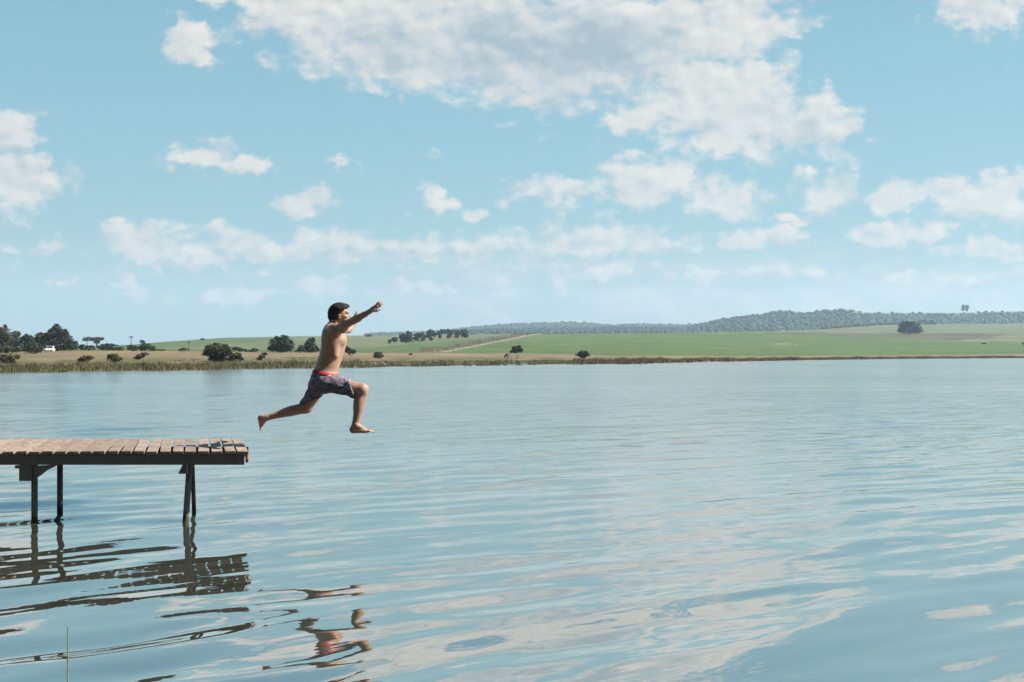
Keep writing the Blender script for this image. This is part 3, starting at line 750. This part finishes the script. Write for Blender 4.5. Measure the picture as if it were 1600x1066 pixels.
def jumper():
    root = empty('person', bp(390+520/4.4435, 460+600/4.4435, 12.72)); root.scale = (12.72/13.2,)*3
    tag(root, 'shirtless man in patterned swim shorts leaping off the pier over the water', 'person')
    lo = np.array([Q(30, 0)[0], D0-.62, Q(0, 1000)[2]]); hi = np.array([Q(960, 0)[0], D0+.86, Q(0, 30)[2]])
    s = SDF(lo, hi, .0052)
    T = rotzx(-14, 12)     # the trunk leans forward and turns a little towards the lens
    # trunk
    s.ell(Q(520, 585, .0), (.135, .165, .13), rotzx(-6, 15), .03)
    s.ell(Q(548, 480, .0), (.118, .140, .17), rotzx(-10, 18), .06)
    s.ell(Q(583, 350, .0), (.122, .168, .19), T, .07)
    s.ell(Q(580, 268, .0), (.100, .175, .085), rotzx(-14, 0), .05)
    s.ell(Q(636, 318, -.075), (.045, .075, .055), T, .035)      # chest muscles
    s.ell(Q(640, 316, .075), (.045, .075, .055), T, .035)
    s.ell(Q(540, 300, -.09), (.055, .07, .10), T, .03)         # shoulder blades
    s.ell(Q(535, 300, .09), (.055, .07, .10), T, .03)
    s.cone(Q(590, 250, -.13), Q(590, 420, -.13), .055, .035, .05)   # flank
    s.cone(Q(560, 235, -.05), Q(588, 190, -.02), .055, .045, .04)   # neck into shoulders
    s.cone(Q(560, 235, .06), Q(590, 190, .03), .055, .045, .04)
    s.cone(Q(556, 300, -.15), Q(560, 450, -.115), .040, .022, .03)   # lat
    # neck, head
    s.cone(Q(590, 250), Q(612, 170), .062, .054, .03)
    s.ell(Q(613, 126), (.098, .076, .096), tilt(-8), .015)
    s.ell(Q(646, 150), (.058, .060, .085), tilt(6), .025)
    s.cone(Q(640, 180, -.035), Q(668, 193, 0), .026, .022, .02); s.cone(Q(640, 180, .035), Q(668, 193, 0), .026, .022, .02)
    s.cone(Q(674, 125, -.035), Q(674, 125, .035), .016, .016, .012)   # brow
    s.cone(Q(680, 136), Q(693, 153), .008, .0125, .012)              # nose
    s.ell(Q(682, 157, -.016), (.012, .009, .008), None, .006); s.ell(Q(682, 157, .016), (.012, .009, .008), None, .006)
    s.ell(Q(688, 172), (.010, .024, .0065), None, .006); s.ell(Q(687, 180), (.010, .021, .0065), None, .006)
    s.ell(Q(680, 193), (.016, .020, .014), None, .012)
    for sg in (-1, 1):
        s.ell(Q(683, 140, sg*.033), (.012, .015, .010), None, .006, sub=True)
        s.ell(Q(666, 160, sg*.045), (.026, .018, .022), None, .02)    # cheek
        c = Q(624, 157, sg*.076); s.ell(c, (.019, .009, .031), tilt(-12), .004)
        s.ell(c+np.array([.004, sg*.008, .004]), (.009, .006, .016), tilt(-12), .003, sub=True)
    # near arm
    a0, a1, a2 = Q(595, 250, -.17), Q(722, 182, -.33), Q(832, 121, -.46)
    s.ell(Q(600, 245, -.17), (.068, .062, .066), None, .045)
    s.cone(a0, a1, .048, .037, .03)
    s.ell(a0*.5+a1*.5+np.array([0, 0, -.008]), (.085, .045, .041), rotzx(-48, -62), .03)
    s.chain([a1, a1*.72+a2*.28, a1*.3+a2*.7, a2], [.037, .038, .028, .024], .02)
    # near hand, fingers spread a little and bent
    k0 = Q(846, 112, -.465)
    s.cone(a2, Q(862, 98, -.475), .025, .024, .012)
    s.cone(Q(850, 100, -.49), Q(882, 78, -.495), .019, .014, .012); s.cone(Q(858, 112, -.46), Q(886, 92, -.465), .018, .014, .012)
    fing = [((878, 74, -.50), (893, 58, -.507), (901, 47, -.500)), ((884, 77, -.492), (902, 60, -.495), (916, 52, -.485)),
            ((888, 84, -.478), (907, 70, -.478), (923, 65, -.466)), ((888, 91, -.462), (904, 83, -.458), (919, 81, -.448))]
    for p, q, r_ in fing: s.chain([Q(*p), Q(*q), Q(*r_)], [.0105, .0095, .0075], .004)
    s.chain([Q(858, 116, -.455), Q(880, 116, -.44), Q(894, 112, -.43), Q(908, 103, -.425)], [.014, .012, .010, .008], .006)
    # far arm
    b0, b1, b2 = Q(622, 248, .17), Q(682, 244, .42), Q(716, 208, .62)
    s.ell(Q(612, 248, .17), (.062, .06, .062), None, .04)
    s.cone(b0, b1, .050, .040, .03); s.chain([b1, b1*.7+b2*.3, b2], [.040, .040, .026], .02)
    s.cone(b2, Q(724, 180, .66), .025, .024, .012); s.cone(Q(724, 182, .64), Q(731, 160, .665), .02, .016, .01); s.cone(Q(726, 182, .68), Q(734, 160, .69), .018, .015, .01)
    for i, (dx, tt, yy) in enumerate([(-4, 128, .64), (0, 119, .66), (3, 123, .678), (7, 132, .694)]):
        s.chain([Q(731+dx*.6, 160, yy), Q(736+dx, 142, yy+.004), Q(744+dx, tt, yy+.004)], [.0105, .0095, .0075], .004)
    s.chain([Q(722, 186, .63), Q(716, 168, .61), Q(722, 152, .60)], [.013, .011, .008], .006)
    # leading leg (near)
    h0, h1, h2 = Q(545, 618, -.085), Q(778, 662, -.13), Q(735, 897, -.11)
    s.cone(h0, h1, .094, .062, .05)
    s.ell(Q(790, 655, -.13), (.046, .052, .052), None, .03)
    s.cone(h1, h2, .055, .035, .03)
    s.ell(Q(757, 750, -.125), (.052, .052, .115), tilt(10), .03)
    s.cone(Q(800, 690, -.13), Q(745, 890, -.11), .028, .022, .02)
    for sg in (-1, 1): s.ell(Q(738, 905, -.11+sg*.032), (.014, .010, .014), None, .01)
    s.ell(Q(716, 938, -.11), (.034, .030, .034), None, .02)
    s.cone(Q(735, 905, -.11), Q(722, 935, -.11), .034, .030, .02)
    s.cone(Q(738, 912, -.11), Q(805, 945, -.115), .036, .021, .02)
    s.cone(Q(720, 948, -.115), Q(800, 953, -.135), .022, .018, .02); s.cone(Q(720, 948, -.10), Q(812, 953, -.085), .022, .018, .02)
    for i, (x, yy, r_) in enumerate([(868, -.072, .0125), (864, -.093, .010), (858, -.110, .0095), (851, -.127, .009), (842, -.143, .009)]):
        s.chain([Q(815-i*4, 951, yy), Q((x+815)/2, 948, yy), Q(x-7, 953, yy)], [r_*1.2, r_, r_*.9], .005)
    # trailing leg (far)
    g0, g1, g2 = Q(492, 625, .085), Q(398, 786, .17), Q(116, 857, .20)
    s.cone(g0, g1, .080, .055, .03)
    s.ell(Q(388, 793, .17), (.050, .050, .046), None, .03)
    s.cone(g1, g2, .052, .032, .03)
    s.ell(Q(305, 803, .18), (.135, .048, .042), tilt(-11), .05)
    s.ell(Q(82, 856, .20), (.032, .030, .030), None, .02)
    s.cone(g2, Q(84, 860, .20), .034, .030, .02)
    s.cone(Q(100, 866, .21), Q(82, 908, .29), .035, .022, .02)
    s.cone(Q(76, 862, .20), Q(72, 910, .29), .026, .020, .02)
    for i, (dx, yy, r_) in enumerate([(0, 0, .0125), (4, .018, .010), (8, .034, .0095), (12, .048, .009), (15, .060, .009)]):
        s.chain([Q(72+dx, 908-i*3, .285+yy*.5), Q(74+dx, 924-i*4, .305+yy*.6), Q(77+dx, 939-i*5, .312+yy*.7)], [r_*1.2, r_, r_*.85], .005)
    # glutes
    s.ell(Q(470, 625, -.075), (.075, .078, .095), tilt(10), .04); s.ell(Q(462, 628, .075), (.075, .078, .095), tilt(10), .04)
    body = s.mesh('body', skin_mat(), root); body.location = -Vector(BASE)

    # hair
    lo = Q(520, 0, 0)+np.array([0, -.14, 0]); lo[2] = Q(0, 230)[2]; hi = Q(740, 30, .14)
    s = SDF(lo, hi, .0042)
    s.ell(Q(612, 123), (.104, .083, .091), tilt(-10), .01)
    s.ell(Q(600, 150), (.076, .074, .082), tilt(8), .03)
    s.cone(Q(588, 160, 0), Q(592, 196, 0), .062, .050, .02)
    s.cut(Q(658, 150), (1, 0, -.02)) 
    front = SDF(lo, hi, .0042)
    front.ell(Q(632, 100), (.088, .080, .062), tilt(4), .01)
    front.cone(Q(655, 88, -.035), Q(672, 88, .0), .026, .024, .02); front.cone(Q(655, 88, .035), Q(674, 86, .0), .026, .025, .02)
    front.cut(Q(650, 104), (.35, 0, -1)); front.cut(Q(694, 90), (1, 0, .1))
    # bare temples and ears
    k_ = .03; h_ = np.clip(.5+.5*(s.D-front.D)/k_, 0, 1); s.D = s.D*(1-h_)+front.D*h_-k_*h_*(1-h_)
    ax = [s.lo[q]+s.h*np.arange(s.n[q]) for q in range(3)]; X, Y, Z = np.meshgrid(*ax, indexing='ij')
    s.D += (.0022*np.sin(150*Z+30*np.sin(25*X)+70*Y)+.0018*np.sin(230*Y+60*X)).astype(np.float32)
    for sg in (-1, 1):
        s.ell(Q(664, 155, sg*.07), (.05, .05, .066), None, .004, sub=True)
        s.ell(Q(624, 160, sg*.088), (.027, .026, .038), tilt(-12), .004, sub=True)
        s.ell(Q(638, 205, sg*.06), (.07, .05, .055), None, .004, sub=True)
    hm = simple('dark_hair', (.020, .017, .016), .7, .4, 60, .3, .15)
    hr = s.mesh('hair', hm, root); hr.location = -Vector(BASE)
    # eyes and brows
    eye = simple('eye_dark', (.05, .03, .02), .2, .1, 5)
    for sg in (-1, 1):
        v0, f0 = ico(); o = mesh_np('eye', v0*.008+Q(675, 140, sg*.032)-BASE, f0, eye, root)
        b = MB(); pts = [Q(672, 131, sg*.048)-BASE, Q(684, 127, sg*.035)-BASE, Q(688, 130, sg*.015)-BASE]; b.tube(pts, [.003, .0045, .003], 6); b.build('eyebrow', hm, root, True)
    # shorts
    m, g, b = mat('patterned_cloth')
    tc = g.node('ShaderNodeTexCoord').outputs['Object']
    wv = g.v('ADD', tc, g.v('SCALE', g.noise(tc, 14, 2, .5, out='Color'))); wv.node.inputs[1].default_value = (0, 0, 0)
    n1 = g.noise(tc, 46, 3, .6, 1.2); n2 = g.noise(g.v('ADD', tc, (3, 1, 2)), 17, 3, .6, 1.5)
    c = g.mix(g.ss(n1, .48, .53), (.05, .052, .078, 1), (.24, .235, .27, 1))
    c = g.mix(g.ss(n2, .61, .64), c, (.42, .03, .035, 1))
    g.put(b.inputs['Base Color'], c); b.inputs['Roughness'].default_value = .85; b.inputs['Specular IOR Level'].default_value = .1
    bn = g.node('ShaderNodeBump'); bn.inputs['Strength'].default_value = .6; bn.inputs['Distance'].default_value = .02
    g.l.new(g.noise(g.v('MULTIPLY', tc, (1, 1, .5)), 11, 3, .6, .8), bn.inputs['Height']); g.l.new(bn.outputs[0], b.inputs['Normal'])
    lo = np.array([Q(330, 0)[0], D0-.3, Q(0, 800)[2]]); hi = np.array([Q(790, 0)[0], D0+.36, Q(0, 510)[2]])
    def shorts_sdf(r):
        s = SDF(lo, hi, .006)
        s.ell(Q(518, 592), (.143+r, .178+r, .145+r), rotzx(-6, 15), .03); s.ell(Q(505, 636), (.105, .150, .078), None, .03)
        s.cone(Q(560, 618, -.085), Q(745, 652, -.125), .102+r, .090+r, .04)
        s.ell(Q(720, 665, -.125), (.07, .09, .085), None, .03)
        s.cone(Q(492, 622, .085), Q(392, 775, .165), .090+r, .076+r, .03)
        s.ell(Q(470, 625, -.075), (.083+r, .086+r, .10+r), tilt(10), .03); s.ell(Q(462, 628, .075), (.083+r, .086+r, .10+r), tilt(10), .03)
        return s
    s = shorts_sdf(0.0)
    # cloth folds
    ax = [s.lo[q]+s.h*np.arange(s.n[q]) for q in range(3)]
    X, Y, Z = np.meshgrid(*ax, indexing='ij')
    s.D += (.004*np.sin(38*X+22*Z+6*np.sin(14*Y))*np.cos(17*Z-12*X+9*Y)).astype(np.float32)
    up = np.array([.22, 0, 1.0]); up /= np.linalg.norm(up)
    s.cut(Q(560, 552), up)
    # hems, each cut only on its own leg
    n_f = np.array([.93, 0, .36]); n_f /= np.linalg.norm(n_f)
    pf = Q(727, 655); df = (X-pf[0])*n_f[0]+(Z-pf[2])*n_f[2]
    s.D = np.where((X > Q(600, 0)[0]), np.maximum(s.D, df.astype(np.float32)), s.D)
    n_r = np.array([.30, 0, -.95]); pr = Q(402, 744); dr = (X-pr[0])*n_r[0]+(Z-pr[2])*n_r[2]
    s.D = np.where((X < Q(560, 0)[0]) & (Z < Q(0, 640)[2]), np.maximum(s.D, dr.astype(np.float32)), s.D)
    o = s.mesh('swim_shorts', m, root); o.location = -Vector(BASE)
    wb = SDF(lo, hi, .006); wb.ell(Q(522, 588), (.154, .183, .154), rotzx(-6, 15), .03); wb.cut(Q(560, 543), up); wb.cut(Q(560, 566), -up)
    o = wb.mesh('waistband', simple('red_waistband', (.26, .018, .022), .8, .15, 20), root); o.location = -Vector(BASE)
    # wristband on the far arm
    b = MB(); d_ = (b2-b1)/np.linalg.norm(b2-b1); b.tube([b2-d_*.03-BASE, b2-d_*.01-BASE], [.033, .031], 16)
    b.build('wristband', simple('grey_strap', (.25, .28, .30), .5), root, True)
jumper()

def horse_rider():
    p = np.array(ground(792, 560.3)); S = p[1]/F; u = S*1.0    # one photo pixel in metres at that spot
    coat = simple('dark_coat', (.035, .028, .022), .7); hc = simple('dark_jacket', (.03, .035, .04), .8)
    def P(x, y, dy=0): return np.array([(x-792)*u, dy, (560.3-y)*u])
    r = empty('horse', tuple(p)); tag(r, 'dark horse with pale legs standing on the bank beside the lone forked tree', 'horse')
    s = SDF((-6*u, -.45, -.1), (7*u, .45, 11*u), .022)
    s.ell(P(790.0, 555.4), (1.5*u, .16+.3*u, 1.15*u), None, .05); s.ell(P(793.0, 555.2), (1.3*u, .16+.3*u, 1.2*u), None, .12); s.cone(P(790, 555.5), P(793, 555.4), .9*u, 1.0*u, .1)
    s.cone(P(793.8, 554.8), P(795.2, 552.6), .75*u, .45*u, .06); s.cone(P(795.2, 552.4), P(796.6, 553.6), .42*u, .25*u, .04)
    for sg in (-1, 1): s.cone(P(795.0, 552.2, sg*.04), P(795.1, 551.5, sg*.05), .035, .015, .01)
    for (x0, kx_, fx, sg) in ((793.6, 793.9, 793.7, 1), (793.2, 793.0, 793.1, -1)):
        s.chain([P(x0, 556, sg*.13), P(kx_, 558, sg*.12), P(fx, 560.1, sg*.12)], [.11, .055, .045], .04)
    for (x0, st, hk, fx, sg) in ((789.7, 790.3, 789.0, 789.3, 1), (789.3, 789.9, 788.6, 788.9, -1)):
        s.chain([P(x0, 555.8, sg*.14), P(st, 557.0, sg*.13), P(hk, 558.3, sg*.13), P(fx, 560.1, sg*.13)], [.15, .10, .055, .045], .05)
    s.mesh('body', coat, r)
    t = MB(); t.tube([P(788.7, 554.8), P(788.2, 556.2), P(788.3, 557.8)], [.05, .07, .02], 6); t.build('tail', coat, r, True)
    q = empty('person', tuple(p+P(791.6, 553.9))); tag(q, 'tiny distant rider in dark clothes sitting on the horse', 'person')
    o0 = P(791.6, 553.9)
    s = SDF((-3*u, -.42, -3.2*u), (3.5*u, .42, 5*u), .016)
    R_ = lambda x, y, dy=0: P(x, y, dy)-o0
    s.cone(R_(791.6, 553.9), R_(791.7, 552.4), .11, .12, .03); s.ell(R_(791.7, 552.2), (.08, .16, .07), None, .03)
    s.cone(R_(791.7, 552.0), R_(791.8, 551.5), .04, .04, .02); s.ell(R_(791.9, 551.0), (.075, .065, .09), None, .02)
    for sg in (-1, 1):
        s.chain([R_(791.7, 552.2, sg*.15), R_(792.2, 553.0, sg*.19), R_(793.2, 553.4, sg*.08)], [.045, .036, .025], .02)
        s.chain([R_(791.6, 554.0, sg*.12), R_(793.0, 554.6, sg*.25), R_(792.6, 556.6, sg*.27), R_(793.2, 556.9, sg*.27)], [.08, .06, .04, .03], .03)
    s.mesh('body', hc, q)
    v0, f0 = ico(); V = v0*np.array([.09, .08, .07]); o = mesh_np('helmet', V+R_(791.9, 550.8), f0, simple('helmet', (.04, .04, .04), .5), q)
horse_rider()

# ------------------------------------------------------------------ pier
def wood(name, c1, c2, shadow_band=False):
    m, g, b = mat(name)
    tc = g.node('ShaderNodeTexCoord').outputs['Object']
    gp = g.node('ShaderNodeNewGeometry').outputs['Position']
    rnd = g.node('ShaderNodeObjectInfo').outputs['Random']
    off = g.node('ShaderNodeCombineXYZ'); g.put(off.inputs[0], g.m('MULTIPLY', rnd, 37.0))
    p = g.v('ADD', g.v('MULTIPLY', tc, (22, 1.6, 12)), off.outputs[0])
    grain = g.noise(p, 2.2, 6, .65, .6)
    blot = g.noise(g.v('ADD', tc, off.outputs[0]), 4.5, 4, .6)
    f = g.m('ADD', g.m('MULTIPLY', grain, .6), g.m('MULTIPLY', blot, .5))
    c = g.mix(g.ss(f, .38, .72), (*c1, 1), (*c2, 1))
    c = g.mix(g.m('MULTIPLY', g.ss(g.noise(p, .8, 3), .55, .7), .35), c, (.10, .085, .07, 1))
    hv = g.v('SCALE', c); g.put(hv.node.inputs[3], g.m('MULTIPLY_ADD', rnd, .35, .82)); c = hv
    if shadow_band:   # jumper's shadow painted as a blue-grey band across the last planks
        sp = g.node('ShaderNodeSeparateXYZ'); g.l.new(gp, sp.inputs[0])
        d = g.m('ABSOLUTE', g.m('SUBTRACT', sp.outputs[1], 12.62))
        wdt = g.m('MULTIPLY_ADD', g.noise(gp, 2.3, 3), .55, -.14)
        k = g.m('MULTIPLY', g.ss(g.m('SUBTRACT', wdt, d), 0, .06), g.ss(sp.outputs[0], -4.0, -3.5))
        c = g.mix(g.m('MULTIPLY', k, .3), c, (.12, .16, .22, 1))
    zz = g.node('ShaderNodeSeparateXYZ'); g.l.new(gp, zz.inputs[0])     # wet, algae-stained foot of the posts
    wet = g.ss(g.m('ADD', zz.outputs[2], g.m('MULTIPLY', g.noise(gp, 30, 3), .08)), .15, .07)
    c = g.mix(wet, c, (.03, .034, .02, 1))
    g.put(b.inputs['Base Color'], c); b.inputs['Roughness'].default_value = .8; b.inputs['Specular IOR Level'].default_value = .2
    bn = g.node('ShaderNodeBump'); bn.inputs['Strength'].default_value = .5; bn.inputs['Distance'].default_value = .004
    g.l.new(grain, bn.inputs['Height']); g.l.new(bn.outputs[0], b.inputs['Normal'])
    return m
def pier():
    root = empty('pier', (-4.5, 12.0, 0)); tag(root, 'weathered wooden plank pier on thin dark posts reaching out from the left edge', 'pier')
    O = Vector((-4.5, 12.0, 0))
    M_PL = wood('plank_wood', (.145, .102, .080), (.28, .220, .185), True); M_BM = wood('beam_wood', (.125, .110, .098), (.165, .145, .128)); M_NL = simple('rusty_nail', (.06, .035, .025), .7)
    SHR = -.256; ZT = .690; n = 0
    def lo(x, y, z): return (x-O.x, y-O.y, z-O.z)
    x = -2.535; W = 1.80
    while x > -10.5:
        w = random.uniform(.096, .105)
        gap = .1255-w
        y0 = 11.985+random.uniform(-.012, .012); y1 = y0+W+random.uniform(-.03, .03)
        th = .028; zt = ZT+random.uniform(-.003, .003); sk = random.uniform(-.008, .008)+SHR
        m = MB(); nseg = 8
        ex = [random.uniform(-.0022, .0022) for _ in range(nseg+1)]; ex2 = [random.uniform(-.0022, .0022) for _ in range(nseg+1)]
        V = []; tl = random.uniform(-.003, .003)
        for j in range(nseg+1):
            yy = y0+(y1-y0)*j/nseg; sx = sk*(yy-12.0)
            for (xx, zz) in ((x-w+ex[j], zt-th), (x+ex2[j], zt-th+tl), (x+ex2[j], zt+tl), (x-w+ex[j], zt)):
                V.append((xx+sx-x+w/2, yy-y0, zz-zt))
        Fc = [(0,1,2,3)]+[(nseg*4+3, nseg*4+2, nseg*4+1, nseg*4)]
        for j in range(nseg):
            for k in range(4): Fc.append((j*4+k, (j+1)*4+k, (j+1)*4+(k+1) % 4, j*4+(k+1) % 4))
        m.add(V, Fc, 0)
        for ty in (.06, .97, .55, 1.62):
            for tx in ((.5,) if ty != .55 else (.3,)):
                cx = -w/2+w*tx+sk*ty+w*.0+random.uniform(-.01, .01); r_ = .0062
                m.tube([(cx+sk*(y0-12), ty, -.004), (cx+sk*(y0-12), ty, .0015)], [r_, r_], 8, 1)
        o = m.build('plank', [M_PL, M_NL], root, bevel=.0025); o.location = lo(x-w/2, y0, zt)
        x -= .1255+random.uniform(-.003, .003); n += 1
    def beam(name, xa, xb, y0, y1, z0, z1, bev=.004):
        b = MB(); b.box(lo(xa, y0, z0), lo(xb, y1, z1)); return b.build(name, M_BM, root, bevel=bev)
    beam('side_beam', -11, -2.575, 12.015, 12.065, .556, .6605)
    beam('side_beam', -11, -2.735, 12.93, 12.98, .500, .6605)
    # short end board showing past the near beam
    beam('end_board', -2.60, -2.555, 12.07, 12.20, .60, .659)
    # cross beams follow the slant of the planks
    def cross(xa, xb, z0, z1, y0=12.07, y1=12.925):
        b = MB(); b.box(lo(xa, y0, z0), lo(xb, y1, z1), shear=SHR); b.build('cross_beam', M_BM, root, bevel=.004)
    cross(-3.24, -3.14, .56, .655); cross(-4.70, -4.60, .56, .655); cross(-6.2, -6.1, .56, .655); cross(-7.7, -7.6, .56, .655)
    # block and knee brace at the left post
    b = MB(); b.box(lo(-4.750, 12.020, .400), lo(-4.605, 12.062, .5545)); b.build('block', M_BM, root, bevel=.004)
    b = MB(); b.tube([lo(-4.79, 12.04, .535), lo(-4.745, 12.04, .535)], [.016, .016], 8); b.build('bolt', M_BM, root)
    b = MB(); b.prism([(-4.62+4.5, .545), (-4.62+4.5, .41), (-4.545+4.5, .455), (-4.49+4.5, .50), (-4.41+4.5, .54), (-4.385+4.5, .5555)], .02, .06); b.build('knee_brace', M_BM, root)
    b = MB(); b.prism([(-3.175+4.5, .553), (-3.215+4.5, .47), (-3.13+4.5, .47), (-3.13+4.5, .553)], .015, .055); b.build('knee_brace', M_BM, root)
    def post(x0, x1, y0, y1, w=.031):
        b = MB(); b.tube([lo(x1, y1, -1.6), lo(x1*.98+x0*.02, y1, -.3), lo(x0, y0, .553)], [w*1.02, w, w*.97], 12)
        b.build('post', M_BM, root, True)
    post(-4.637, -4.637, 12.12, 12.12); post(-4.665, -4.665, 12.88, 12.88, .030)
    post(-3.130, -3.185, 12.12, 12.10); post(-3.300, -3.265, 12.88, 12.86, .022)
    for k in range(1, 4):
        post(-4.62-1.5*k, -4.63-1.5*k, 12.12, 12.12); post(-4.68-1.5*k, -4.68-1.5*k, 12.88, 12.88, .03)
pier()

# ------------------------------------------------------------------ thin reed stem in front
b = MB(); p0 = Vector(bp(104, 1215, 5.0)); p1 = Vector(bp(106, 979, 5.0))
b.tube([p0-p0, (p1-p0)*.5+Vector((.002, 0, 0)), p1-p0], [.0042, .0036, .0022], 6)
o = b.build('reed_stem', simple('green_stem', (.13, .17, .045), .6, .25, 30)); o.location = p0
tag(o, 'single thin green reed stem rising from the water in the lower left', 'reed')

# ------------------------------------------------------------------ haze: one closed box of even, thin air
def haze():
    b = MB(); b.box((-5200, -300, -60), (5200, 5300, 260))
    m = bpy.data.materials.new('haze_air'); m.use_nodes = True; g = NT(m.node_tree); g.n.clear()
    out = g.node('ShaderNodeOutputMaterial'); v = g.node('ShaderNodeVolumePrincipled'); g.l.new(v.outputs[0], out.inputs['Volume'])
    v.inputs['Color'].default_value = (.56, .79, 1.0, 1); v.inputs['Density'].default_value = HAZE; v.inputs['Anisotropy'].default_value = 0.2
    o = b.build('haze', m); tag(o, 'thin bluish summer haze over the lake and hills', 'haze', kind='stuff')
HAZE = 1.35e-4
haze()
